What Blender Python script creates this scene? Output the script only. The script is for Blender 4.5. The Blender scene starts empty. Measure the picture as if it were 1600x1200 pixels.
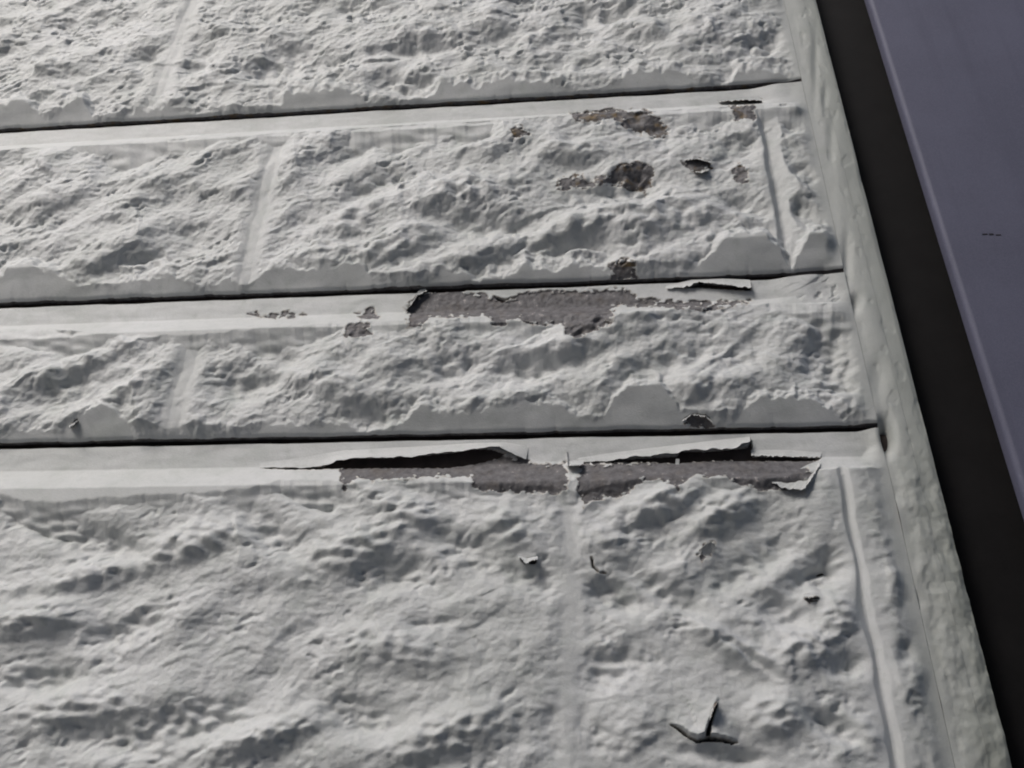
import bpy, math, random
import numpy as np
from mathutils import Matrix, Vector

# ------------------------------------------------------------------ camera, sky, sun, exposure
scn = bpy.context.scene
col = scn.collection
F = 1404.0                                            # focal length for a frame 1600 wide
_u = np.array([90, 2100, -F]); _u /= np.linalg.norm(_u)
_r = np.array([13500, 360, F]); _r -= _u * _r.dot(_u); _r /= np.linalg.norm(_r)
R = np.array([_r, np.cross(_u, _r), _u])              # world = R @ camera
CAM = np.array([0.0, -0.6, 0.0])
cd = bpy.data.cameras.new('camera'); cam = bpy.data.objects.new('camera', cd); col.objects.link(cam)
m = Matrix.Identity(4)
for i in range(3):
    for j in range(3): m[i][j] = float(R[i][j])
m.translation = Vector(CAM)
cam.matrix_world = m
cd.sensor_width = 36.0; cd.lens = F / 1600 * 36.0; cd.clip_start = 0.01; cd.clip_end = 500
scn.camera = cam

SUN_EL, SUN_AZ = math.radians(43), math.radians(216)   # azimuth clockwise from +Y: south-west, high, to the left
w = bpy.data.worlds.new('World'); scn.world = w; w.use_nodes = True
nt = w.node_tree; bg = nt.nodes['Background']
sky = nt.nodes.new('ShaderNodeTexSky'); sky.sky_type = 'NISHITA'; sky.sun_disc = False
sky.sun_elevation = SUN_EL; sky.sun_rotation = SUN_AZ; sky.dust_density = 4.0; sky.air_density = 1.0; sky.ozone_density = 1.0
nt.links.new(sky.outputs[0], bg.inputs[0]); bg.inputs[1].default_value = 0.07
sl = bpy.data.lights.new('sun', 'SUN'); sl.energy = 1.4; sl.angle = math.radians(32); sl.color = (1.0, 0.985, 0.97)
so = bpy.data.objects.new('sun', sl); col.objects.link(so)
sd = Vector((math.sin(SUN_AZ) * math.cos(SUN_EL), math.cos(SUN_AZ) * math.cos(SUN_EL), math.sin(SUN_EL)))
so.location = sd * 5; so.rotation_euler = sd.to_track_quat('Z', 'Y').to_euler()
scn.view_settings.view_transform = 'Standard'; scn.view_settings.look = 'None'
scn.view_settings.gamma = 1.0; scn.view_settings.use_curve_mapping = False
scn.view_settings.exposure = 0.72
scn.render.engine = 'CYCLES'
scn.cycles.filter_width = 2.0
scn.render.resolution_x, scn.render.resolution_y = 1024, 768

# ------------------------------------------------------------------ the wall plane seen through the lens
def P(px, py, y=0.0):
    """the point of the plane at depth y that shows at pixel (px, py) of the 1600x1200 photograph"""
    d = R @ np.array([px - 800.0, 600.0 - py, -F]); t = (y - CAM[1]) / d[1]
    q = CAM + t * d
    return np.array([q[0], y, q[2]])

def UV(x, z, y=0.0):
    dx, dy, dz = x - CAM[0], y - CAM[1], z - CAM[2]
    cx = R[0, 0] * dx + R[1, 0] * dy + R[2, 0] * dz
    cy = R[0, 1] * dx + R[1, 1] * dy + R[2, 1] * dz
    cz = R[0, 2] * dx + R[1, 2] * dy + R[2, 2] * dz
    return 800 + F * cx / -cz, 600 - F * cy / -cz

# ------------------------------------------------------------------ noise
def _hash(ix, iy, seed):
    n = (ix.astype(np.int64) * 374761393 + iy.astype(np.int64) * 668265263 + seed * 2147483647) & 0xFFFFFFFF
    n = ((n ^ (n >> 13)) * 1274126177) & 0xFFFFFFFF
    n = ((n ^ (n >> 15)) * 2246822519) & 0xFFFFFFFF
    return (n ^ (n >> 16)) & 0xFFFFFFFF

def rnd(ix, iy, seed):
    return (_hash(ix, iy, seed) & 0xFFFFFF).astype(np.float32) / 16777216.0

def noise(x, y, seed=0):
    ix, iy = np.floor(x), np.floor(y)
    fx, fy = (x - ix).astype(np.float32), (y - iy).astype(np.float32)
    ux, uy = fx * fx * fx * (fx * (fx * 6 - 15) + 10), fy * fy * fy * (fy * (fy * 6 - 15) + 10)
    out = 0
    for a in (0, 1):
        for b in (0, 1):
            ang = rnd(ix + a, iy + b, seed) * (2 * np.pi)
            g = np.cos(ang) * (fx - a) + np.sin(ang) * (fy - b)
            out = out + g * (ux if a else 1 - ux) * (uy if b else 1 - uy)
    return out * 1.5

def fbm(x, y, seed=0, octv=4, gain=0.5, lac=2.1):
    s, a, f = 0, 1.0, 1.0
    for o in range(octv):
        s = s + a * noise(x * f + o * 17.3, y * f - o * 9.1, seed + o * 31); a *= gain; f *= lac
    return s

_mean = {}
def bowls(x, y, seed, k=1.0, tilt=0.9, off=0.5):
    """conchoidal chips: the lower envelope of tilted bowls, sharp ridges between them"""
    ix, iy = np.floor(x), np.floor(y)
    best = np.full(np.shape(x), 9.0, np.float32)
    for a in (-1, 0, 1):
        for b in (-1, 0, 1):
            jx, jy = ix + a, iy + b
            dx = x - (jx + rnd(jx, jy, seed)); dy = y - (jy + rnd(jx, jy, seed + 1))
            tx = (rnd(jx, jy, seed + 2) - .5) * tilt; ty = (rnd(jx, jy, seed + 3) - .5) * tilt
            best = np.minimum(best, k * (dx * dx + dy * dy) + tx * dx + ty * dy + off * rnd(jx, jy, seed + 4))
    key = (k, tilt, off)
    if key not in _mean:
        _mean[key] = 0.0
        g = np.random.RandomState(1).rand(2, 40000) * 200
        _mean[key] = float(bowls(g[0], g[1], 5, k, tilt, off).mean())
    return best - _mean[key]

def sstep(a, b, v):
    t = np.clip((v - a) / (b - a), 0, 1); return t * t * (3 - 2 * t)

# ------------------------------------------------------------------ courses, joints, chipped outlines
# z ranges of the boards (bottom, top); the dark gaps lie between them
GAP = 0.0026
L1, L2, L3 = 0.7665, 0.5147, 0.3612
COURSES = [dict(z0=L1 + GAP, z1=1.30, joints=[-0.483, 0.95], amp=.80, blur=.8, sc=0.80, rot=8, seed=11, fine=1.3),
           dict(z0=L2 + GAP, z1=L1 - GAP, joints=[-0.328, 0.160], amp=.80, blur=1.0, sc=1.05, rot=24, seed=23, fine=0.8),
           dict(z0=L3 + GAP, z1=L2 - GAP, joints=[-0.356], amp=.78, blur=1.1, sc=1.0, rot=26, seed=37, fine=0.7),
           dict(z0=-0.26, z1=L3 - GAP, joints=[-0.0286, 0.1690], amp=.60, blur=1.05, sc=1.15, rot=18, seed=53, fine=0.80)]
LIP = 0.0215            # flat ledge at the top of each board
TRIM_X, WALL_X = 0.2040, 0.2372
LEDGE = -0.0105         # level of the ledge behind the brick faces
# lowest chipped facets: where the rough face breaks off into the smooth lower bevel (pixels of the photo)
BOT = [
 [(-400,190),(0,172),(35,160),(65,178),(80,190),(110,165),(135,162),(152,190),(190,190),(212,168),(260,166),(300,172),(370,182),(420,176),(450,150),(520,139),(548,143),(572,160),(620,164),(665,152),(690,132),(712,129),(740,136),(790,124),(840,128),(905,142),(962,132),(980,116),(1040,111),(1075,114),(1100,132),(1135,128),(1152,112),(1172,106),(1205,107),(1245,114),(1700,90)],
 [(-400,460),(0,445),(20,424),(60,421),(95,432),(130,452),(185,446),(215,436),(250,430),(290,435),(305,452),(335,446),(360,430),(378,462),(392,440),(430,418),(470,425),(500,419),(548,413),(575,420),(610,450),(655,452),(690,424),(712,417),(745,432),(785,428),(820,414),(860,420),(905,412),(940,420),(1000,428),(1060,428),(1105,402),(1138,376),(1188,369),(1215,384),(1237,416),(1248,390),(1262,371),(1292,369),(1700,360)],
 [(-400,690),(0,690),(20,676),(60,671),(98,680),(118,662),(148,640),(170,633),(195,652),(212,688),(265,684),(300,686),(380,683),(396,670),(430,658),(480,664),(530,657),(565,668),(612,668),(648,641),(672,636),(700,646),(760,641),(800,632),(868,629),(890,643),(925,658),(940,654),(960,624),(990,605),(1030,606),(1062,640),(1120,662),(1150,655),(1168,627),(1200,619),(1262,622),(1300,640),(1335,664),(1700,660)],
 None]
# upper edge of the rough face, below the smooth upper bevel
TOP = [None,
 [(-400,262),(0,240),(50,233),(120,238),(200,226),(270,219),(350,222),(440,209),(520,207),(600,196),(680,192),(750,188),(850,182),(950,172),(1050,172),(1180,166),(1700,150)],
 [(-400,540),(0,517),(40,511),(108,513),(150,527),(200,531),(290,531),(345,527),(400,521),(450,517),(540,506),(640,505),(760,497),(860,492),(950,488),(1100,476),(1200,470),(1300,476),(1700,470)],
 [(-400,800),(0,776),(60,792),(150,786),(230,779),(300,777),(400,768),(440,752),(540,755),(640,750),(760,762),(850,764),(900,775),(1000,752),(1100,750),(1200,756),(1300,728),(1700,720)]]

# paint gone down to the brown substrate (pixels of the photo)
BARE = [
 (1.0, [(640,492),(632,480),(660,455),(700,452),(742,456),(768,462),(785,470),(812,460),(850,452),(905,453),(960,450),(1010,466),(1050,470),(1130,470),(1170,468),(1175,476),(1100,483),(1010,480),(960,478),(955,500),(935,515),(905,528),(884,522),(876,504),(850,506),(825,508),(812,496),(800,498),(786,509),(772,508),(762,494),(740,494),(690,497),(668,500),(656,512),(634,514)]),
 (0.9, [(540,512),(552,504),(580,504),(578,520),(560,529),(538,524)]),
 (0.8, [(556,492),(580,480),(584,490),(600,494),(575,497)]),
 (0.6, [(386,490),(440,492),(452,486),(480,492),(450,496),(400,496)]),
 (1.0, [(952,409),(990,404),(995,434),(953,438)]),
 (1.0, [(1066,664),(1070,652),(1088,644),(1108,650),(1116,668)]),
 (1.0, [(525,728),(600,722),(700,712),(810,712),(832,725),(884,722),(886,770),(850,774),(820,770),(790,768),(760,768),(740,762),(737,745),(690,744),(640,748),(600,752),(560,748),(538,764),(534,748)]),
 (1.0, [(903,725),(1060,718),(1170,715),(1282,716),(1262,730),(1268,745),(1250,760),(1215,766),(1180,766),(1150,752),(1120,742),(1085,744),(1068,752),(1060,766),(1040,750),(1005,748),(990,765),(968,778),(930,780),(912,792),(903,770)]),
 (0.8, [(985,178),(1005,172),(1030,182),(1044,200),(1040,218),(1015,212),(992,206),(968,196)]),
 (0.45, [(892,176),(935,172),(990,172),(1000,182),(970,190),(900,190)]),
 (0.85, [(868,290),(885,274),(910,274),(920,284),(950,272),(968,256),(1000,252),(1022,264),(1022,284),(1008,302),(985,298),(965,286),(930,292),(880,298)]),
 (0.8, [(1066,252),(1085,246),(1110,250),(1112,262),(1090,268),(1072,262)]),
 (0.8, [(1148,258),(1156,252),(1170,264),(1168,284),(1154,286),(1144,272)]),
 (0.35, [(1138,166),(1180,162),(1180,184),(1150,188)]),
 (0.5, [(796,200),(815,196),(828,210),(812,216),(798,214)]),
 (0.8, [(1256,934),(1276,932),(1282,940),(1266,946)]),
 (0.7, [(1086,866),(1102,848),(1118,850),(1112,870),(1098,876)]),
 (1.0, [(108,664),(118,655),(120,660),(112,668)]),
]
# splits under the lifted film, sunk and darkened to black out its shade
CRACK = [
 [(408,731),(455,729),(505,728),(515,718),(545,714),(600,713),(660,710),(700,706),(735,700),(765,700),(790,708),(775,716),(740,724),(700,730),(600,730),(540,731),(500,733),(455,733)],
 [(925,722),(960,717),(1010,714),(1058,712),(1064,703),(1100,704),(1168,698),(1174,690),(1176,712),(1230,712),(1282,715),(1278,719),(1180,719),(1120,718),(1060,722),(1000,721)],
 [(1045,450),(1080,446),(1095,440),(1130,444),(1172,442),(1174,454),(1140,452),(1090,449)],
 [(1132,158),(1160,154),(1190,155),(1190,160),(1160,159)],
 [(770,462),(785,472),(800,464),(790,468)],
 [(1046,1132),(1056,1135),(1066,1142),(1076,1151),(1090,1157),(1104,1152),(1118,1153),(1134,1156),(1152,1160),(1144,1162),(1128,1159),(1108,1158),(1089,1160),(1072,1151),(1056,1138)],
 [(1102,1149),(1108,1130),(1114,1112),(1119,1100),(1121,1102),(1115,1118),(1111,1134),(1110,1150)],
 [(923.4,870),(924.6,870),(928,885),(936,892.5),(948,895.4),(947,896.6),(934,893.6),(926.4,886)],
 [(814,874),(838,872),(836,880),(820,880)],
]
# bumps and hollows one can point at: u, v, radius along, radius across, tilt in degrees (image, anticlockwise), height in mm
LUMPS = [
 (95,300,90,28,25,3.0),(190,250,110,24,14,-3.0),(60,345,90,26,8,-3.5),(250,300,90,22,20,2.5),(160,395,120,26,24,3.0),
 (70,530,95,24,-8,-4.5),(140,560,150,20,22,4.5),(110,610,80,24,20,-4),(185,620,140,18,28,4.0),(330,600,60,22,25,-3),(390,600,60,24,15,-4),
 (440,560,70,18,-25,-3.5),(520,600,130,26,-20,3.5),(600,645,100,24,8,-3.5),(700,575,90,24,10,-4),(640,540,60,22,0,-2.5),(830,575,80,28,5,-5),(880,545,80,18,8,3.5),
 (780,625,120,18,6,3.5),(1000,500,120,30,4,3),(1060,560,110,28,18,-3.5),(1170,545,70,28,30,-3),(1310,560,70,50,20,-6.0),(1100,600,80,24,8,3.5),(1260,490,90,14,-24,-4),(1340,480,60,14,10,-4),(1230,520,80,26,15,3),
 (470,240,130,26,28,3.5),(620,215,110,20,18,-4),(600,290,70,28,18,-4.5),(560,330,120,28,30,4),(720,300,130,26,10,4.5),(760,230,90,16,8,3),(820,240,100,20,-12,-2.5),(880,240,80,20,5,3.5),
 (960,290,90,26,12,-6),(1010,200,60,22,-25,-4),(760,350,120,18,-4,-3.5),(880,395,140,24,8,-4.5),(930,345,160,20,14,4.5),(1060,340,120,30,18,4),(1170,320,50,18,-12,-5),(1165,225,50,18,5,-3.5),(700,410,90,22,10,3),
 (300,370,60,24,16,-3.5),(220,410,120,16,14,-3),(520,400,110,24,6,3),(640,370,100,24,22,3),
 (120,40,90,20,8,-3),(80,110,70,16,5,3),(230,90,50,14,10,-4),(310,95,50,20,15,-4.5),(440,100,90,26,8,-5),(470,145,60,14,10,-3),(640,80,90,16,6,-4.5),(560,20,60,18,4,-4),(700,50,110,22,4,3.5),(650,130,60,16,-5,-5),
 (850,60,120,22,0,-3),(950,20,90,20,5,-5),(1010,45,50,20,-10,4),(880,100,90,16,4,-3),(1100,40,90,30,28,3.5),(1180,80,80,24,35,-3.5),(1230,90,40,40,70,-4),
 (330,50,60,18,5,3),(400,30,80,18,3,-3.5),
 (90,830,80,28,-20,-5),(180,850,70,22,-25,-4),(300,850,110,30,18,5),(130,900,110,22,12,3.5),(50,970,90,30,8,5),(200,980,80,30,20,-4),(420,830,80,30,-35,-4.5),(470,770,80,18,-30,-5),(560,850,120,36,22,5),(650,800,140,26,-18,4),
 (720,850,70,40,-40,-4),(620,900,80,30,10,-3),(800,830,60,30,-40,4),(830,900,60,30,0,-3),(960,930,60,26,-20,-5),(1040,925,80,20,-30,-4),(960,850,60,30,10,3),(1020,790,90,26,20,5),(1130,800,80,30,30,5),(1180,880,90,30,30,-4),(1290,890,70,34,25,-7),
 (1230,960,60,24,-25,-4),(1140,1010,90,20,-30,4.5),(1175,1030,60,8,-36,-4),(1320,960,50,40,10,3.5),(1250,1010,70,40,10,4),(1340,1040,60,20,5,-3),(1310,1140,60,20,-25,-5),(1360,1150,40,20,-30,3),
 (1120,1180,80,14,-6,-5),(1200,1120,60,40,0,4),(950,1050,90,40,20,-3.5),(880,1130,40,60,0,-2),(700,1150,120,40,15,4),(560,1120,90,36,-20,-4),(300,1130,120,40,10,-5),(420,1150,110,26,18,4.5),(120,1110,130,36,10,4),
 (60,1060,90,26,10,-4),(180,1160,90,30,-15,-4),(600,1010,120,40,-10,3),(1000,1140,60,40,40,3),(1400,900,20,30,0,3),(1430,940,24,16,0,-3),(1420,1020,22,26,0,-4),(1385,772,16,22,0,-1),
 (1380,676,14,28,-5,-12),(1270,640,90,22,-10,-3),(1330,600,50,16,0,-3),(1255,370,20,40,80,3.5),(1265,270,20,40,70,-5),(1240,190,20,26,50,-3),(1255,325,20,36,60,-4),
]
def rock(x, z, c):
    s = c['seed']; a = math.radians(c['rot']); sc = c['sc']
    wx = x + 0.006 * fbm(x / .045, z / .045, s + 500, 2); wz = z + 0.006 * fbm(x / .045 + 40, z / .045, s + 600, 2)
    p = (wx * math.cos(a) + wz * math.sin(a)); q = (-wx * math.sin(a) + wz * math.cos(a)) * 1.45
    jx = .0022 * fbm(x / .010, z / .008, s + 650, 3, .6); jz = .0018 * fbm(x / .009 + 9, z / .008, s + 660, 3, .6)
    m1 = sstep(-.10, .55, fbm(x / .055, z / .045, s + 700, 3))
    h = 0.0105 * bowls(p / (.078 * sc), q / (.078 * sc), s, .45, 1.2, .55)
    h = h + 0.0078 * bowls((p + jx) / (.036 * sc) + 7, (q + jz) / (.036 * sc), s + 100, .45, 1.3, .6)
    h = h + 0.0027 * (.10 + m1) * bowls((p + jx) / (.0150 * sc), (q + jz) / (.0150 * sc) + 3, s + 200, .35, 1.3, .7) * c['fine']
    h = h + 0.0008 * c['fine'] * (.05 + m1) * bowls((p + jx * .5) / .0060, (q + jz * .5) / .0060, s + 250, .4, 1.2, .7)
    h = h + 0.0036 * fbm(p / .045, q / .045, s + 300, 3, .42)
    h = h + 0.0007 * c['fine'] * (.12 + m1) * fbm(p / .0050, q / .0042, s + 400, 3, .6)
    # short ledges that break off sharply downwards
    t = (q + jz) / (.019 * sc) + .7 * fbm(p / .06, q / .04, s + 800, 2)
    saw = t - np.floor(t)
    lm = sstep(.18, .42, fbm(p / .024, q / .013, s + 900, 2))
    h = h + 0.0026 * lm * (np.minimum((1 - saw), saw * 9) - .5) * min(1, c['fine'] + .1)
    # small sharp pits
    pit = sstep(.42, .62, fbm((p + jx) / .013, (q + jz) / .0095, s + 950, 3, .6))
    h = h - 0.0036 * pit * (.15 + m1) * min(1, c['fine'] + .15) + .0002
    return h * c['amp']

def poly_interp(pl, u):
    a = np.array(pl, float); return np.interp(u, a[:, 0], a[:, 1])

def sdist(poly, u, v):
    """signed distance in pixels, positive inside"""
    p = np.array(poly, float); d2 = np.full(u.shape, 1e12); ins = np.zeros(u.shape, bool)
    for i in range(len(p)):
        ax, ay = p[i]; bx, by = p[(i + 1) % len(p)]
        ex, ey = bx - ax, by - ay
        t = np.clip(((u - ax) * ex + (v - ay) * ey) / (ex * ex + ey * ey + 1e-9), 0, 1)
        d2 = np.minimum(d2, (u - ax - t * ex) ** 2 + (v - ay - t * ey) ** 2)
        if ay != by:
            c = ((ay > v) != (by > v)) & (u < (bx - ax) * (v - ay) / (by - ay) + ax); ins ^= c
    return np.where(ins, 1, -1) * np.sqrt(d2)

FLATS = [(1095, 1110, 88, 1.0), (1243, 750, 34, -2.5), (824, 872, 22, 0.5), (1104, 862, 22, 0.5), (1268, 934, 18, 1), (1090, 250, 26, -.5), (930, 880, 24, 0)]
def blur(a, sg):
    """coats of paint round the relief off"""
    n = max(1, int(3 * sg)); k = np.exp(-.5 * (np.arange(-n, n + 1) / sg) ** 2); k /= k.sum()
    p = np.pad(a, ((n, n), (0, 0)), mode='edge'); a = sum(k[i] * p[i:i + a.shape[0]] for i in range(2 * n + 1))
    p = np.pad(a, ((0, 0), (n, n)), mode='edge'); return sum(k[i] * p[:, i:i + a.shape[1]] for i in range(2 * n + 1))

# the blistered paint: it swells towards a torn edge (pixel u, v, swelling in mm) and stops there
TEARS = [([(1043,1130,0),(1056,1134,2.2),(1066,1140,4.0),(1076,1149,5.6),(1090,1155,7.2),(1101,1149,7.6),(1107,1130,7),(1113,1112,6),(1119,1098,3),(1123,1088,0)],
          [(1043,1130),(1056,1134),(1066,1140),(1076,1149),(1090,1155),(1101,1149),(1107,1130),(1113,1112),(1119,1098),(1123,1088),(1130,960),(900,960),(900,1130)], 30.0),
         ([(1103,1152,4.5),(1118,1151,5.5),(1134,1154,4.0),(1153,1159,0)],
          [(1101,1149),(1118,1151),(1134,1154),(1153,1159),(1260,1159),(1260,960),(1130,960),(1123,1088),(1119,1098),(1113,1112),(1107,1130)], 26.0)]
def edge_bulge(u, v, pts, region, dec):
    out = np.zeros(u.shape)
    if u.min() > 1300 or u.max() < 850 or v.min() > 1250: return out
    box_ = (u > 850) & (u < 1300) & (v > 900) & (v < 1250)
    uu, vv = u[box_], v[box_]; best = np.full(uu.shape, 1e9); amp = np.zeros(uu.shape)
    for (ax, ay, aa), (bx, by, ba) in zip(pts[:-1], pts[1:]):
        ex, ey = bx - ax, by - ay; t = np.clip(((uu - ax) * ex + (vv - ay) * ey) / (ex * ex + ey * ey), 0, 1)
        d = np.hypot(uu - ax - t * ex, vv - ay - t * ey); m_ = d < best
        best = np.where(m_, d, best); amp = np.where(m_, aa + (ba - aa) * t, amp)
    ins = sstep(-.6, .6, sdist(region, uu, vv) + .6 * noise(uu / 4, vv / 4, 19))
    out[box_] = ins * amp * .001 * np.exp(-(best / dec) ** 1.15)
    return out

def height(x, z, ci):
    """height of the painted face over the plane y = 0, and the 'bare' field (> 0 where paint is gone)"""
    c = COURSES[ci]; u, v = UV(x, z)
    h = rock(x, z, c)
    for (lu, lv, ra, rb, an, mm) in LUMPS:
        reach = 1.6 * max(ra, rb)
        if u.min() > lu + reach or u.max() < lu - reach or v.min() > lv + reach or v.max() < lv - reach: continue
        a = math.radians(an); du, dv = u - lu, v - lv
        p = (du * math.cos(a) - dv * math.sin(a)) / ra; q = (du * math.sin(a) + dv * math.cos(a)) / rb
        h = h + mm * 0.0017 * np.exp(-((p * p + q * q) * 1.5) ** 1.35) * (1 + .5 * noise(u / 22, v / 14, 77))
    h = blur(h, c['blur'])
    for (fu, fv, fr, lev) in FLATS:
        if u.min() < fu + 2 * fr and u.max() > fu - 2 * fr and v.min() < fv + 2 * fr and v.max() > fv - 2 * fr:
            k = np.exp(-(((u - fu) ** 2 + (v - fv) ** 2) / fr ** 2) ** 1.5); h = h * (1 - k) + k * (lev * .001 + .25 * h)
    if ci == 3:
        h = h + .00042 * fbm(x / .0085, z / .0060, 25, 3, .6) + .0012 * bowls((x + z * .6) / .013, (z - x * .5) / .009, 27, .35, 1.3, .7) * sstep(-.25, .35, fbm(x / .04, z / .03, 28, 2))
        for pts, region, dec in TEARS: h = h + edge_bulge(u, v, pts, region, dec)
    h = h + 0.0010
    # vertical joints between bricks: shallow, smeared with paint
    jm = np.zeros(x.shape)
    for xj in c['joints']:
        d = np.abs(x - xj + .0014 * noise(z / .03, z * 0 + xj * 50, 5))
        jm = np.maximum(jm, sstep(.014, .006, d))
        if xj > .1 and xj < .3:
            k = sstep(.020, .002, d); h = h * (1 - .85 * k) + .85 * k * .0004
        if ci == 3 and xj > .1:
            jp = -0.0020 + .75 * np.maximum(d - .0008, 0)
            h = np.where(d < .02, np.minimum(h, jp + .0004 * noise(x / .01, z / .02, 4)), h)
        elif ci == 1 and xj > .1:
            jp = -0.0050 + np.where(x < xj, 1.0, .42) * np.maximum(d - .0012, 0) + .0006 * fbm(x / .012, z / .02, 14, 3)
            h = np.minimum(h, jp)
        else:
            jp = -0.0012 + .0010 * fbm(x / .02, z / .05, 8, 2) + .34 * np.maximum(d - .0048, 0) 
            d = d + .003 * fbm(x / .012, z / .016, 88, 3)
            k = sstep(.028 if ci != 3 else .015, .003 if ci != 3 else .001, d)
            h = h * (1 - .80 * k) + .80 * k * (jp if ci != 3 else .0003 + .25 * jp)
            if ci != 3: h = np.minimum(h, jp + .0016 + .5 * np.maximum(d - .008, 0))
    # right end: the brick dies into the edge bead
    e = sstep(TRIM_X - .026, TRIM_X - .001, x + .004 * fbm(x / .01, z / .014, 89, 2))
    h = h * (1 - .8 * e) - .8 * e * .0030
    # lower bevel
    if BOT[ci] is not None:
        t = z - c['z0']
        bev = -0.0076 + t * .44 - .0009 * fbm(x / .05, z / .03, 12, 2)
        ub, vb = UV(x, z, .0045)
        line = poly_interp(BOT[ci], ub) + 5 + 6 * noise(u / 19 + .3 * noise(u / 15, v / 9, 8), v / 900, 3) + 3 * fbm(u / 13, v / 11, 6, 2)
        d = line - vb                                    # pixels above the broken edge
        base = np.minimum(bev, .006); dd = np.maximum(d, 0)
        h = h - .0045 * np.exp(-dd / 34)
        rough = 1 + .35 * noise(u / 30, v / 12, 21)
        h = np.where((d > 0) | (vb > line + 400), np.clip(h, base - .00042 * dd * rough, base + (.00006 * dd + .0000045 * dd * dd) * rough) + .00055 * (1 - jm) * fbm(x / .007, z / .0055, 24, 3, .6) * sstep(0, 8, d), base)
    # upper bevel and ledge
    t = (c['z1'] - LIP) - z
    top = np.where(t > 0, LEDGE + t * .62, LEDGE + .0002 * noise(x / .03, z / .01, 9))
    top = top + .0003 * fbm(x / .03, z / .012, 19, 2)
    if TOP[ci] is not None:
        line = poly_interp(TOP[ci], u) + 3 * noise(u / 18, v / 500, 43) + 1.2 * noise(u / 6, v / 500, 46)
        d = UV(x, z, .003)[1] - line
        dd = np.maximum(d, 0); b0 = np.minimum(top, .004); rough = 1 + .35 * noise(u / 30, v / 12, 22)
        h = np.where(d > 0, np.clip(h, b0 - .00024 * dd * rough, b0 + (.00018 * dd + .000008 * dd * dd) * rough), b0)
    else:
        h = np.minimum(h, top)
    if ci == 2:     # the ledge is smeared over near the right end
        k = sstep(.135, .175, x); hh = rock(x, z, c) * .5 - .004; h = h * (1 - k * .8) + k * .8 * np.where(z > c['z1'] - LIP - .01, hh, h)
    if ci == 1:
        k = sstep(.150, .185, x); h = np.where(z > c['z1'] - LIP - .01, h * (1 - k * .8) + k * .8 * -.0045, h)
    k = sstep(TRIM_X - .015 + .006 * noise(z / .012, x / .03, 41), TRIM_X + .001, x); h = h * (1 - k) + k * -.0043
    h = h + end_pit(x, z)
    # bare patches
    u, v = UV(x, z, -h)
    bare = np.full(u.shape, -30.0)
    for (wt, poly) in BARE:
        pp = np.array(poly, float)
        if u.min() > pp[:, 0].max() + 25 or u.max() < pp[:, 0].min() - 25 or v.min() > pp[:, 1].max() + 25 or v.max() < pp[:, 1].min() - 25: continue
        bare = np.maximum(bare, sdist(poly, u, v))
    near = bare > -14
    bare = bare + np.where(near, (5 * fbm(u / 22, v / 12, 61, 3, .5) + 0.5 * noise(u / 5, v / 4, 63) - 6 * sstep(.10, .55, fbm(u / 10, v / 5, 65, 3)) * sstep(14, 4, bare)), 0)
    # deep splits behind the lifted film
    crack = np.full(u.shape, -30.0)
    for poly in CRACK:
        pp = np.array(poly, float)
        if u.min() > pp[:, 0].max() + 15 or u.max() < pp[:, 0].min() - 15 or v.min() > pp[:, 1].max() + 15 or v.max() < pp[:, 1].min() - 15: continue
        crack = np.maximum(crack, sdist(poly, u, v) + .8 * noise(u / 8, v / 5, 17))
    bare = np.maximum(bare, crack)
    # specks where paint clings
    h = h - .0009 * sstep(-1.4, 1.4, bare) + .0003 * sstep(-5, -1, bare) * (bare < 0)
    h = h + np.where(bare > 0, .00035 * fbm(x / .004, z / .004, 71, 2), 0)
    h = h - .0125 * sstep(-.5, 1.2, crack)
    # curling round to the gap
    h = h - .0012 * np.exp(-((z - c['z0']) / .0012) ** 2)
    return h, bare

def end_pit(x, z):
    u, v = UV(x, z, .0045)
    return -.0085 * np.exp(-((u - 1386 - .12 * (v - 682)) / 9) ** 2 - ((v - 682) / 22) ** 2) - .002 * np.exp(-((u - 1340) / 8) ** 2 - ((v - 470) / 12) ** 2)

def trim_height(x, z):
    t = (x - TRIM_X) / (WALL_X - TRIM_X)
    fade = sstep(0, .22, t)
    t = t + .04 * noise(z / .05, z * 0 + .5, 98) * fade
    h = np.interp(t, [-.1, 0, .12, .26, .40, .54, .66, .80, .92, 1.0, 1.1],
                  [-.0043, -.0043, -.0041, -.0035, -.0031, -.0031, -.0034, -.0035, -.0037, -.0046, -.0058])
    h = h + fade * (.0006 * fbm(x / .026, z / .06, 91, 2) + .00010 * fbm(x / .006, z / .012, 92, 2) - .0004 * sstep(.35, .6, fbm(x / .010, z / .022, 94, 2)))
    low = sstep(.36, .30, z)
    h = h + fade * low * .0012 * fbm(x / .013, z / .018, 95, 3)
    u, v = UV(x, z)
    for (lu, lv, ra, rb, mm) in [(1385, 676, 12, 26, -7), (1335, 470, 10, 14, -3.5), (1300, 215, 8, 40, -1.5), (1325, 405, 7, 50, -2.2), (1275, 100, 6, 50, -1.5), (1290, 150, 5, 20, -1.5),
                             (1410, 800, 18, 26, 1.5), (1425, 935, 18, 16, -2.5), (1420, 950, 10, 6, -2), (1425, 1030, 16, 14, -3), (1400, 1000, 30, 10, 1.5), (1450, 1100, 30, 20, 1.5), (1395, 770, 10, 10, -1.5), (1375, 580, 14, 30, -2)]:
        h = h + mm * .001 * np.exp(-((u - lu) / ra) ** 2 - ((v - lv) / rb) ** 2)
    return h + end_pit(x, z), np.full(np.shape(u), -30.0)

# ------------------------------------------------------------------ materials
def new_mat(name):
    m = bpy.data.materials.new(name); m.use_nodes = True
    return m, m.node_tree, m.node_tree.nodes['Principled BSDF']

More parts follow.
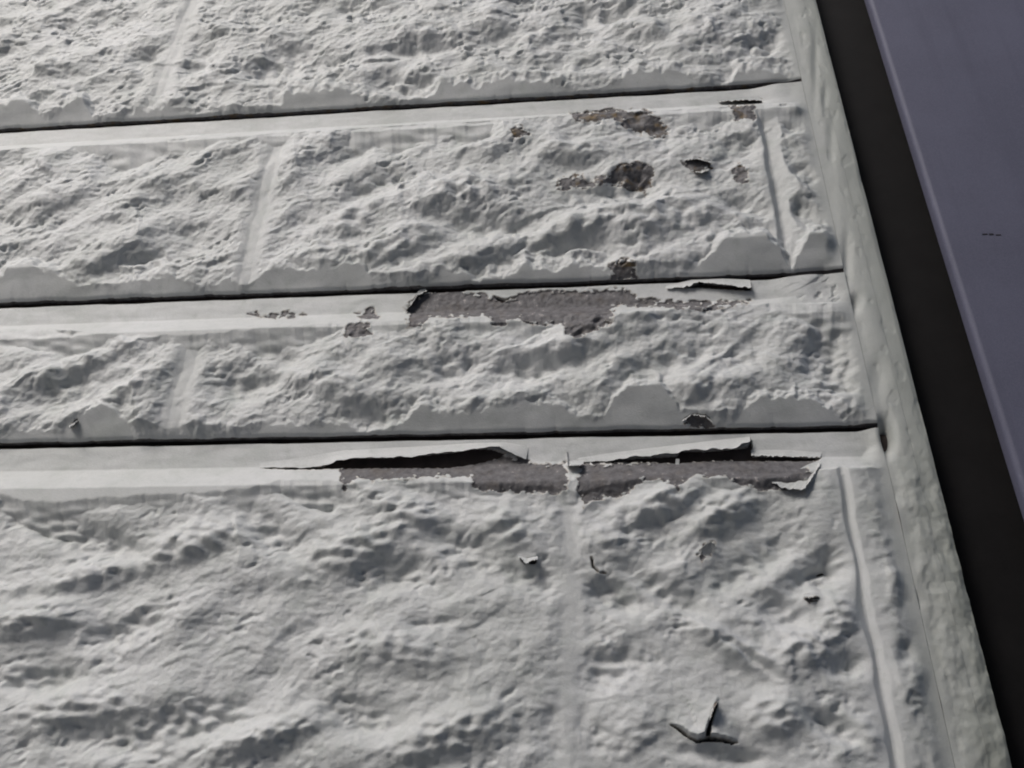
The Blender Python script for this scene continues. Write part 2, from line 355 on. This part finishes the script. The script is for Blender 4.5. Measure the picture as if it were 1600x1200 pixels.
def N(nt, kind, **kw):
    n = nt.nodes.new(kind)
    for k, v in kw.items():
        if k.startswith('i_'):
            key = k[2:]; n.inputs[int(key) if key.isdigit() else key].default_value = v
        else: setattr(n, k, v)
    return n

def ramp(nt, fac, stops):
    r = nt.nodes.new('ShaderNodeValToRGB'); e = r.color_ramp.elements
    while len(e) < len(stops): e.new(0.5)
    for el, (p, c) in zip(e, stops): el.position = p; el.color = (*c, 1) if len(c) == 3 else c
    nt.links.new(fac, r.inputs[0]); return r

def mix(nt, fac, a, b, mode='MIX'):
    n = nt.nodes.new('ShaderNodeMix'); n.data_type = 'RGBA'; n.blend_type = mode
    for sock, val in ((n.inputs[0], fac), (n.inputs[6], a), (n.inputs[7], b)):
        if hasattr(val, 'links') or hasattr(val, 'is_linked'): nt.links.new(val, sock)
        else: sock.default_value = (*val, 1) if isinstance(val, tuple) else val
    return n.outputs[2]

def noise_node(nt, vec, scale, detail=4, rough=.55, dist=0.0):
    n = N(nt, 'ShaderNodeTexNoise'); n.inputs['Scale'].default_value = scale; n.inputs['Detail'].default_value = detail
    n.inputs['Roughness'].default_value = rough; n.inputs['Distortion'].default_value = dist
    nt.links.new(vec, n.inputs['Vector']); return n

def paint_material(name, base, stain, green, edge=None):
    m, nt, b = new_mat(name)
    tc = N(nt, 'ShaderNodeTexCoord'); v = tc.outputs['Object']
    mp = N(nt, 'ShaderNodeMapping'); mp.inputs['Scale'].default_value = (1, 1, 1.0); nt.links.new(v, mp.inputs[0]); v = mp.outputs[0]
    n1 = noise_node(nt, v, 9, 5, .6, .6); n2 = noise_node(nt, v, 38, 5, .65, .8); n3 = noise_node(nt, v, 260, 3, .6)
    c = mix(nt, ramp(nt, n1.outputs[0], [(.38, (0, 0, 0)), (.68, (.75, .75, .75))]).outputs[0], base, stain)
    c = mix(nt, ramp(nt, n2.outputs[0], [(.50, (0, 0, 0)), (.78, (.60, .60, .60))]).outputs[0], c, green)
    ms = N(nt, 'ShaderNodeMapping'); ms.inputs['Scale'].default_value = (1, 1, .16); nt.links.new(tc.outputs['Object'], ms.inputs[0])
    n4 = noise_node(nt, ms.outputs[0], 55, 5, .65, .3)
    c = mix(nt, ramp(nt, n4.outputs[0], [(.54, (0, 0, 0)), (.76, (.5, .5, .5))]).outputs[0], c, stain)
    n5 = noise_node(nt, v, 120, 4, .7, .5)
    c = mix(nt, ramp(nt, n5.outputs[0], [(.60, (0, 0, 0)), (.74, (.45, .45, .45))]).outputs[0], c, green)
    c = mix(nt, ramp(nt, n3.outputs[0], [(.3, (.94, .94, .94)), (.7, (1, 1, 1))]).outputs[0], (0, 0, 0), c, 'MIX')
    if edge:      # algae grime at the outer edge, its spread also painting the lower right dimmer
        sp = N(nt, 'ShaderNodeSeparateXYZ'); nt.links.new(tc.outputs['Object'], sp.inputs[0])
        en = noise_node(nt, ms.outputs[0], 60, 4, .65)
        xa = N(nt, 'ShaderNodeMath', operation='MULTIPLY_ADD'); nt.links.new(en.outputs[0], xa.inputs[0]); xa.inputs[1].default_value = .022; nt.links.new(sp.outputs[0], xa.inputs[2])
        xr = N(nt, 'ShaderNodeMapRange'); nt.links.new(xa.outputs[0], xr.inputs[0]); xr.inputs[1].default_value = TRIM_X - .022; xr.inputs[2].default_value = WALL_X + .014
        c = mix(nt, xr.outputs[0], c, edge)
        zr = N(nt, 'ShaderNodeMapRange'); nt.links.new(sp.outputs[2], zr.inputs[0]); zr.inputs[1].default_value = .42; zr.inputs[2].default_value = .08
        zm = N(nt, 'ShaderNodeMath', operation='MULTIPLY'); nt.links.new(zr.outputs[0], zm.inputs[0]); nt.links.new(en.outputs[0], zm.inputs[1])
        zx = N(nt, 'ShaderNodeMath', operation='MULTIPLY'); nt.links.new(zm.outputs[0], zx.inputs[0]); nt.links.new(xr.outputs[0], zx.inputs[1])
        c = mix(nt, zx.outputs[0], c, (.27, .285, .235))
    # bare substrate where paint has come away
    at = N(nt, 'ShaderNodeAttribute', attribute_name='bare')
    ns = noise_node(nt, v, 420, 3, .6); ns2 = noise_node(nt, v, 160, 4, .7)
    ad = N(nt, 'ShaderNodeMath', operation='MULTIPLY_ADD'); nt.links.new(ns.outputs[0], ad.inputs[0]); ad.inputs[1].default_value = 4.0
    sb = N(nt, 'ShaderNodeMath', operation='SUBTRACT'); nt.links.new(at.outputs['Fac'], sb.inputs[0]); sb.inputs[1].default_value = 2.0
    nt.links.new(sb.outputs[0], ad.inputs[2])
    fac = N(nt, 'ShaderNodeMapRange'); nt.links.new(ad.outputs[0], fac.inputs[0]); fac.inputs[1].default_value = -.5; fac.inputs[2].default_value = .6
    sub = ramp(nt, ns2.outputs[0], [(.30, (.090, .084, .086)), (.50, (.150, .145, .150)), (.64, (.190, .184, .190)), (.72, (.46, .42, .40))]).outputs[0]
    rust = ramp(nt, noise_node(nt, v, 70, 3, .6).outputs[0], [(.52, (0, 0, 0)), (.70, (.7, .7, .7))]).outputs[0]
    sx = N(nt, 'ShaderNodeSeparateXYZ'); nt.links.new(v, sx.inputs[0])
    hi = N(nt, 'ShaderNodeMath', operation='GREATER_THAN'); nt.links.new(sx.outputs[2], hi.inputs[0]); hi.inputs[1].default_value = L2 + .012
    ml = N(nt, 'ShaderNodeMath', operation='MULTIPLY_ADD'); nt.links.new(hi.outputs[0], ml.inputs[0]); ml.inputs[1].default_value = 1.1; ml.inputs[2].default_value = .2
    mr = N(nt, 'ShaderNodeMath', operation='MULTIPLY'); nt.links.new(ml.outputs[0], mr.inputs[0]); nt.links.new(rust, mr.inputs[1]); rust = mr.outputs[0]
    sub = mix(nt, rust, sub, (.190, .130, .055))
    # thin brown rim of old primer where the film has broken
    rim = N(nt, 'ShaderNodeMapRange'); nt.links.new(ad.outputs[0], rim.inputs[0]); rim.inputs[1].default_value = -2.2; rim.inputs[2].default_value = -.4; rim.inputs[4].default_value = .45
    c = mix(nt, rim.outputs[0], c, (.34, .27, .20))
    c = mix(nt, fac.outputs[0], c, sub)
    nt.links.new(c, b.inputs['Base Color'])
    b.inputs['Roughness'].default_value = .62; b.inputs['Specular IOR Level'].default_value = .35
    bp = N(nt, 'ShaderNodeBump'); bp.inputs['Strength'].default_value = .35; bp.inputs['Distance'].default_value = .0008
    nb = noise_node(nt, v, 700, 4, .65); nt.links.new(nb.outputs[0], bp.inputs['Height']); nt.links.new(bp.outputs[0], b.inputs['Normal'])
    return m

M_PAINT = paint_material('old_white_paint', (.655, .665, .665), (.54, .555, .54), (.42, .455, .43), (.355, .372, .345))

def simple(name, colr, rough=.6, noise_scale=None, amount=.25, bump=0.0, bscale=500, metallic=0.0, spec=.4):
    m, nt, b = new_mat(name)
    v = N(nt, 'ShaderNodeTexCoord').outputs['Object']
    n = noise_node(nt, v, noise_scale or 30, 4, .6)
    lo = tuple(x * (1 - amount) for x in colr); hi = tuple(min(1, x * (1 + amount)) for x in colr)
    r = ramp(nt, n.outputs[0], [(.3, lo), (.7, hi)])
    nt.links.new(r.outputs[0], b.inputs['Base Color'])
    b.inputs['Roughness'].default_value = rough; b.inputs['Metallic'].default_value = metallic; b.inputs['Specular IOR Level'].default_value = spec
    if bump:
        bp = N(nt, 'ShaderNodeBump'); bp.inputs['Strength'].default_value = bump; bp.inputs['Distance'].default_value = .0008
        nb = noise_node(nt, v, bscale, 3, .6); nt.links.new(nb.outputs[0], bp.inputs['Height']); nt.links.new(bp.outputs[0], b.inputs['Normal'])
    return m
M_CORE = simple('cement_board', (.075, .060, .055), .9, 60, .3, .4)
M_FILM = simple('paint_film', (.62, .62, .59), .55, 60, .10, .3)
M_FILMBACK = simple('paint_film_back', (.13, .09, .065), .8, 200, .4, .3)
M_BLACK = simple('black_strip_surface', (.0085, .0078, .0080), .8, 40, .2, .2, spec=.2)  # even near-black for the set-back strip
M_PANEL = simple('blue_grey_coating', (.108, .110, .158), .60, 9, .12, .35, 700, spec=.25)
def panel_wear():
    nt = M_PANEL.node_tree; b = nt.nodes['Principled BSDF']; src = b.inputs['Base Color'].links[0].from_socket
    v = N(nt, 'ShaderNodeTexCoord').outputs['Object']
    g = noise_node(nt, v, 1100, 2, .7); c = mix(nt, ramp(nt, g.outputs[0], [(.40, (0, 0, 0)), (.62, (.45, .45, .45))]).outputs[0], src, (.155, .155, .215))
    mp = N(nt, 'ShaderNodeMapping'); mp.inputs['Scale'].default_value = (1, 1, .05); nt.links.new(v, mp.inputs[0])
    st = noise_node(nt, mp.outputs[0], 45, 4, .6); c = mix(nt, ramp(nt, st.outputs[0], [(.50, (0, 0, 0)), (.75, (.45, .45, .45))]).outputs[0], c, (.080, .082, .120))
    d = noise_node(nt, v, 260, 3, .75); c = mix(nt, ramp(nt, d.outputs[0], [(.66, (0, 0, 0)), (.74, (.5, .5, .5))]).outputs[0], c, (.20, .20, .25))
    nt.links.new(c, b.inputs['Base Color'])
panel_wear()
M_MARK = simple('dark_scuff', (.012, .011, .016), .8, 200, .2)
M_BLOCKER = simple('blocker_render', (.30, .30, .31), .9, 3, .1, .4, 120)
M_GROUND = simple('concrete_ground', (.26, .255, .24), .9, 6, .2, .5, 80)

# ------------------------------------------------------------------ object helpers
def link_mesh(name, verts, faces, mats, parent=None, attrs=None, smooth=True, matidx=None):
    me = bpy.data.meshes.new(name)
    verts = np.asarray(verts, np.float32); faces = np.asarray(faces, np.int32)
    me.vertices.add(len(verts)); me.vertices.foreach_set('co', verts.ravel())
    me.loops.add(faces.size); me.loops.foreach_set('vertex_index', faces.ravel())
    me.polygons.add(len(faces)); me.polygons.foreach_set('loop_start', np.arange(0, faces.size, faces.shape[1], dtype=np.int32))
    me.update(calc_edges=True)
    if smooth: me.polygons.foreach_set('use_smooth', np.ones(len(faces), bool))
    for mm in mats: me.materials.append(mm)
    if matidx is not None: me.polygons.foreach_set('material_index', np.asarray(matidx, np.int32))
    if attrs:
        for k, val in attrs.items():
            a = me.attributes.new(k, 'FLOAT', 'POINT'); a.data.foreach_set('value', np.asarray(val, np.float32).ravel())
    me.validate(clean_customdata=False)
    o = bpy.data.objects.new(name, me); col.objects.link(o)
    if parent is not None: o.parent = parent
    return o

def grid_faces(nz, nx):
    i = np.arange(nz - 1)[:, None] * nx + np.arange(nx - 1)[None, :]
    return np.stack([i, i + 1, i + 1 + nx, i + nx], -1).reshape(-1, 4)

def box(name, x0, x1, y0, y1, z0, z1, mat, parent=None, bev=0.0, seg=3):
    import bmesh
    bm = bmesh.new(); bmesh.ops.create_cube(bm, size=1)
    for v in bm.verts:
        v.co = Vector((x0 + (v.co.x + .5) * (x1 - x0), y0 + (v.co.y + .5) * (y1 - y0), z0 + (v.co.z + .5) * (z1 - z0)))
    if bev: bmesh.ops.bevel(bm, geom=bm.edges[:], offset=bev, segments=seg, profile=.5, affect='EDGES')
    me = bpy.data.meshes.new(name); bm.to_mesh(me); bm.free(); me.materials.append(mat)
    for p in me.polygons: p.use_smooth = bool(bev)
    o = bpy.data.objects.new(name, me); col.objects.link(o)
    if parent is not None: o.parent = parent
    return o

def tag(o, label=None, cat=None, kind=None, group=None):
    for k, v in (('label', label), ('category', cat), ('kind', kind), ('group', group)):
        if v: o[k] = v
    return o

def spaced(a, b, fa, fb, fine, coarse):
    """positions from a to b, fine inside fa..fb and coarse outside"""
    out = []
    for lo, hi, st in ((a, min(fa, b), coarse), (max(a, fa), min(b, fb), fine), (max(fb, a), b, coarse)):
        if hi - lo > 1e-6:
            n = max(2, int(round((hi - lo) / st)) + 1); out.append(np.linspace(lo, hi, n))
    v = np.concatenate(out); return np.unique(np.round(v, 6))

# ------------------------------------------------------------------ the ground far below the frame
g = box('ground', -40, 40, -60, 20, -1.45, -1.40, M_GROUND); tag(g, kind='structure')

# added unseen gable-shaped blocker behind the camera; dims the wall towards the lower right
def prism(name, pts, y0, y1, mat):
    n = len(pts); v = [(x, y0, z) for x, z in pts] + [(x, y1, z) for x, z in pts]
    me = bpy.data.meshes.new(name)
    me.from_pydata(v, [], [list(range(n))[::-1], [n + i for i in range(n)]] + [[i, (i + 1) % n, n + (i + 1) % n, n + i] for i in range(n)])
    me.materials.append(mat); o = bpy.data.objects.new(name, me); col.objects.link(o); return o
blocker = prism('shade_blocker', [(-2.7, -1.4), (-2.8, 1.46), (1.4, 5.82), (5.6, 1.46), (5.5, -1.4)], -8.6, -2.6, M_BLOCKER); tag(blocker, kind='structure')

# ------------------------------------------------------------------ the siding wall
wall = bpy.data.objects.new('stone_siding', None); col.objects.link(wall)
tag(wall, 'white painted stone-textured siding whose paint is peeling along the ledges', 'siding')
box('wall_backing', -1.4, WALL_X - .002, .0305, .045, -.26, 1.30, M_CORE, wall)

XL = -1.35
fine_left = [-.78, -.68, -.59, -.53]
steps = [(.00105, .00125), (.00095, .00105), (.00090, .00090), (.00090, .00085)]

def sheet(xs, zs, fn, back, name, mat, parent):
    X, Z = np.meshgrid(xs, zs); h, bare = fn(X, Z)
    nz, nx = X.shape
    if name == 'brick':
        wob = .0007 * fbm(xs / .035, xs * 0 + zs[0] * 9, 31, 3) + .0007 * sstep(.3, .6, fbm(xs / .012, xs * 0 + zs[0] * 3, 33, 2))
        Z = Z + wob[None, :] * np.exp(-(Z - zs[0]) / .006) + .0006 * fbm(xs / .05, xs * 0 + zs[0] * 5, 35, 3)[None, :] * np.exp((Z - zs[-1]) / .006)
    v = np.stack([X, -h, Z], -1).reshape(-1, 3)
    f = grid_faces(nz, nx)
    # the four sides run back to the board, with vertices of their own so the edges stay sharp
    idx = np.arange(nz * nx).reshape(nz, nx)
    loop = np.concatenate([idx[0, :], idx[1:, -1], idx[-1, -2::-1], idx[-2::-1, 0]])
    n0 = len(v); k = len(loop); fr_ = v[loop]; bk_ = fr_.copy(); bk_[:, 1] = back
    v = np.concatenate([v, fr_, bk_])
    i = np.arange(k - 1)
    f = np.concatenate([f, np.stack([n0 + i, n0 + k + i, n0 + k + i + 1, n0 + i + 1], -1)])
    B2 = np.concatenate([bare.ravel(), np.full(k, 30.0), np.full(k, 30.0)])  # sides coloured as bare core, painting in the shade of the board gaps
    o = link_mesh(name, v, f, [mat], parent, {'bare': B2})
    return o

for ci, c in enumerate(COURSES):
    bd = box('siding_board', XL, TRIM_X + .012, .0135, .028, c['z0'] + .001, c['z1'] - .001, M_CORE, wall)
    fx, fz = steps[ci]
    zs = spaced(c['z0'], c['z1'], .085, 1.03, fz, .004)
    edges = [XL] + [j for j in c['joints'] if j < TRIM_X] + [TRIM_X]
    if ci in (0, 2): edges = [XL] + ([-.93] if ci == 2 else [-1.07]) + edges[1:]
    if ci in (1, 3): edges = [XL] + ([-.85] if ci == 1 else [-.62]) + edges[1:]
    c['joints'] = sorted(set(c['joints'] + [edges[1]]))
    for a, b in zip(edges[:-1], edges[1:]):
        xs = spaced(a, b, fine_left[ci], TRIM_X, fx, .004)
        o = sheet(xs, zs, lambda X, Z: height(X, Z, ci), .0130, 'brick', M_PAINT, bd)

zs = spaced(-.26, 1.30, .085, 1.0, .0010, .004)
TB = TRIM_X + .60 * (WALL_X - TRIM_X)
sheet(np.linspace(TRIM_X + .0002, TB, 22), zs, trim_height, .030, 'edge_bead', M_PAINT, wall)['label'] = 'pale rounded bead of filler'
sheet(np.linspace(TB + .0001, WALL_X, 16), zs, trim_height, .030, 'edge_band', M_PAINT, wall)['label'] = 'yellowish green grimy outer band'


# ------------------------------------------------------------------ lifted paint film
def flap(name, root, free, label=None, rows=7, curl=.35, thick=.0006, seed=1, parent=wall, lift=1.0):
    """root, free: lists of (px, py, out of the wall in mm) along the line where the film holds and along its loose edge"""
    n = 76
    def res(pl):
        a = np.array([P(p[0], p[1], -(E0 + (p[2] - E0) * lift) / 1000.0) for p in pl])
        s = np.concatenate([[0], np.cumsum(np.linalg.norm(np.diff(a, axis=0), axis=1))]); s /= s[-1]
        t = np.linspace(0, 1, n); return np.stack([np.interp(t, s, a[:, k]) for k in range(3)], -1)
    A, B = res(root), res(free)
    L = np.linalg.norm(B - A, axis=1)[:, None]
    t = np.linspace(0, 1, rows)
    A[:, 1] += .0009
    pts = []
    for tt in t:
        q = A + (B - A) * tt
        q[:, 1] += (curl * L[:, 0] * .5) * math.sin(math.pi * tt)          # bowed: stays near the wall, then kicks out
        jit = noise(np.arange(n) / 17.0 + seed * 9, np.full(n, tt * 2.0 + seed), seed)
        q[:, 1] += .0005 * jit * tt
        q[:, 2] += (.0013 * noise(np.arange(n) / 4.3 + seed * 5, np.full(n, seed * 3.3), seed + 4) + .0008 * noise(np.arange(n) / 1.7, np.full(n, seed * 7.3), seed + 5)) * tt ** 4 * np.minimum(1, L[:, 0] / .006)
        pts.append(q)
    Fp = np.array(pts)                                        # rows x n x 3
    Bk = Fp.copy(); Bk[:, :, 1] += thick; Bk[:, :, 2] += thick * .5
    v = np.concatenate([Fp.reshape(-1, 3), Bk.reshape(-1, 3)])
    f = grid_faces(rows, n); f = f[:, ::-1]; off = rows * n
    fb = f[:, ::-1] + off
    rim = []
    last = (rows - 1) * n
    for i in range(n - 1): rim.append([last + i, last + i + 1, off + last + i + 1, off + last + i])
    for r_ in range(rows - 1):
        rim.append([r_ * n, (r_ + 1) * n, off + (r_ + 1) * n, off + r_ * n])
        rim.append([(r_ + 1) * n + n - 1, r_ * n + n - 1, off + r_ * n + n - 1, off + (r_ + 1) * n + n - 1])
    rim = np.array(rim); used = np.unique(rim); remap = {int(k): len(v) + i for i, k in enumerate(used)}
    v = np.concatenate([v, v[used]]); rim = np.vectorize(remap.get)(rim)      # the broken rim has vertices of its own
    faces = np.concatenate([f, fb, rim])
    mi = [0] * len(f) + [1] * len(fb) + [2] * len(rim)
    o = link_mesh(name, v, faces, [M_PAINT, M_FILMBACK, M_FILM], parent, {'bare': np.full(len(v), -30.0)}, matidx=mi)
    if label: o['label'] = label
    return o

E0 = -9.5     # ledge level, mm out of the plane y = 0
# long curl on the lowest ledge, left of the middle
flap('paint_flake', [(405,722,E0),(470,714,E0),(540,702,E0),(650,697,E0),(740,691,E0),(790,690,E0),(826,696,E0)],
     [(408,731,-9),(455,731,-8),(510,728,-4),(525,719,0),(560,715,3),(640,713,4),(700,707,5),(750,700,6),(780,698,5),(795,706,2),(812,712,-4),(822,716,-8)],
     'long lifted curl of paint with a black shadow under it', seed=1, lift=.38, curl=.05)
flap('paint_flake', [(902,715,E0),(960,706,E0),(1040,696,E0),(1110,688,E0),(1172,681,E0)],
     [(905,722,-9),(960,718,-4),(1020,712,0),(1060,708,3),(1072,703,4),(1110,702,5),(1150,699,6),(1172,689,7)],
     'straight lifted strip of paint with an upturned tip', seed=2, lift=.38, curl=.05)
flap('paint_flake', [(1174,702,E0),(1230,702,E0),(1284,706,E0)], [(1174,712,-4),(1230,713,-4),(1282,715,-7)],
     'thin slit of loose paint', seed=3, lift=.38, curl=.05)
flap('paint_flake', [(1262,725,-3),(1272,721,-3),(1281,720,-3)], [(1206,753,2),(1222,762,4),(1246,765,5),(1258,763,5),(1268,747,3),(1281,728,0)],
     'pale paint chip hanging from one corner', seed=4, curl=.1)
# ledge above
flap('paint_flake', [(1040,446,E0),(1080,436,E0),(1130,434,E0),(1172,436,E0)],
     [(1042,451,-8),(1070,449,-3),(1092,441,0),(1120,443,2),(1150,447,3),(1174,449,4)],
     'short curled strip of paint under the middle groove', seed=5, lift=.38, curl=.05)
flap('paint_flake', [(640,470,E0),(655,452,E0),(664,450,E0)], [(633,488,-7),(652,462,-6),(668,454,-7)], seed=6)
# second course
flap('paint_flake', [(1122,156,-8),(1160,150,-8),(1192,150,-8)], [(1126,159,-7),(1160,156,-3),(1190,157,-3)],
     'thin lifted edge of paint near the wall top right', seed=9)
flap('paint_flake', [(1068,240,0),(1088,238,0),(1112,242,0)], [(1070,250,2),(1090,248,4),(1110,254,2)], seed=10)
flap('paint_flake', [(1084,264,-1),(1096,262,-1),(1108,262,-1)], [(1084,268,2),(1096,270,3),(1108,265,2)], seed=11)
# lowest course
flap('paint_flake', [(807,862,.5),(822,859,.5),(840,860,.5)], [(810,871,4),(822,880,8),(840,873,6)], 'small cream chip standing out of the face', seed=12)
flap('paint_flake', [(1085,872,1),(1098,876,1),(1110,872,1)], [(1098,854,4),(1112,846,6),(1120,856,4)], 'little leaf of paint standing up', seed=13)
flap('paint_flake', [(1256,928,2),(1266,926,2),(1278,928,2)], [(1257,933,4),(1266,934,6),(1279,931,4)], seed=14)
flap('paint_flake', [(1108,1104,5),(1114,1100,5),(1119,1097,4)], [(1109,1124,9),(1115,1108,12),(1122,1096,10)], 'curled horn of torn paint', seed=16, curl=.1)
flap('paint_flake', [(106,660,-1),(112,655,-1),(120,652,-1)], [(107,668,1),(114,665,3),(121,657,1)], seed=18)
flap('paint_flake', [(1064,652,-6),(1078,640,-5),(1104,642,-5),(1118,655,-6)], [(1067,658,-4),(1080,648,-2),(1102,650,-2),(1114,662,-4)], 'broken lip of paint over a bare notch', seed=19)
# fine loose strands at the joint of the lowest ledge
flap('paint_flake', [(883,702,-8),(885,702,-8)], [(886,722,-3),(888,722,-3)], seed=20)
flap('paint_flake', [(884,722,-5),(896,718,-5),(912,720,-5)], [(886,727,2),(898,727,4),(910,726,2)], seed=21)
flap('paint_flake', [(1056,716,-7),(1062,716,-7)], [(1055,742,-1),(1060,744,-1)], seed=22)

# ------------------------------------------------------------------ dark strip and blue-grey panel to the right
fr = bpy.data.objects.new('black_strip', None); col.objects.link(fr)
tag(fr, 'black vertical strip set back between the wall end and the blue grey panel', 'frame')
box('strip_face', WALL_X + .0002, .330, .020, .045, -.26, 1.30, M_BLACK, fr, .0004)
box('strip_back', WALL_X - .001, .95, .0455, .052, -.26, 1.30, M_BLACK, fr)

pn = box('metal_panel', .2885, .95, -.004, .0115, -.26, 1.30, M_PANEL, None, .0045, 6)
tag(pn, 'smooth blue grey coated panel right of the black strip', 'panel')
for (a, b, c_, d) in [(1539, 366, 8, 2.4), (1549, 366, 7, 3.2), (1560, 367, 8, 2.2)]:
    p = P(a, b, -.0042); e = .00052
    box('scuff_mark', p[0] - c_ * e / 2, p[0] + c_ * e / 2, -.0043, -.0039, p[2] - d * e / 2, p[2] + d * e / 2, M_MARK, pn)
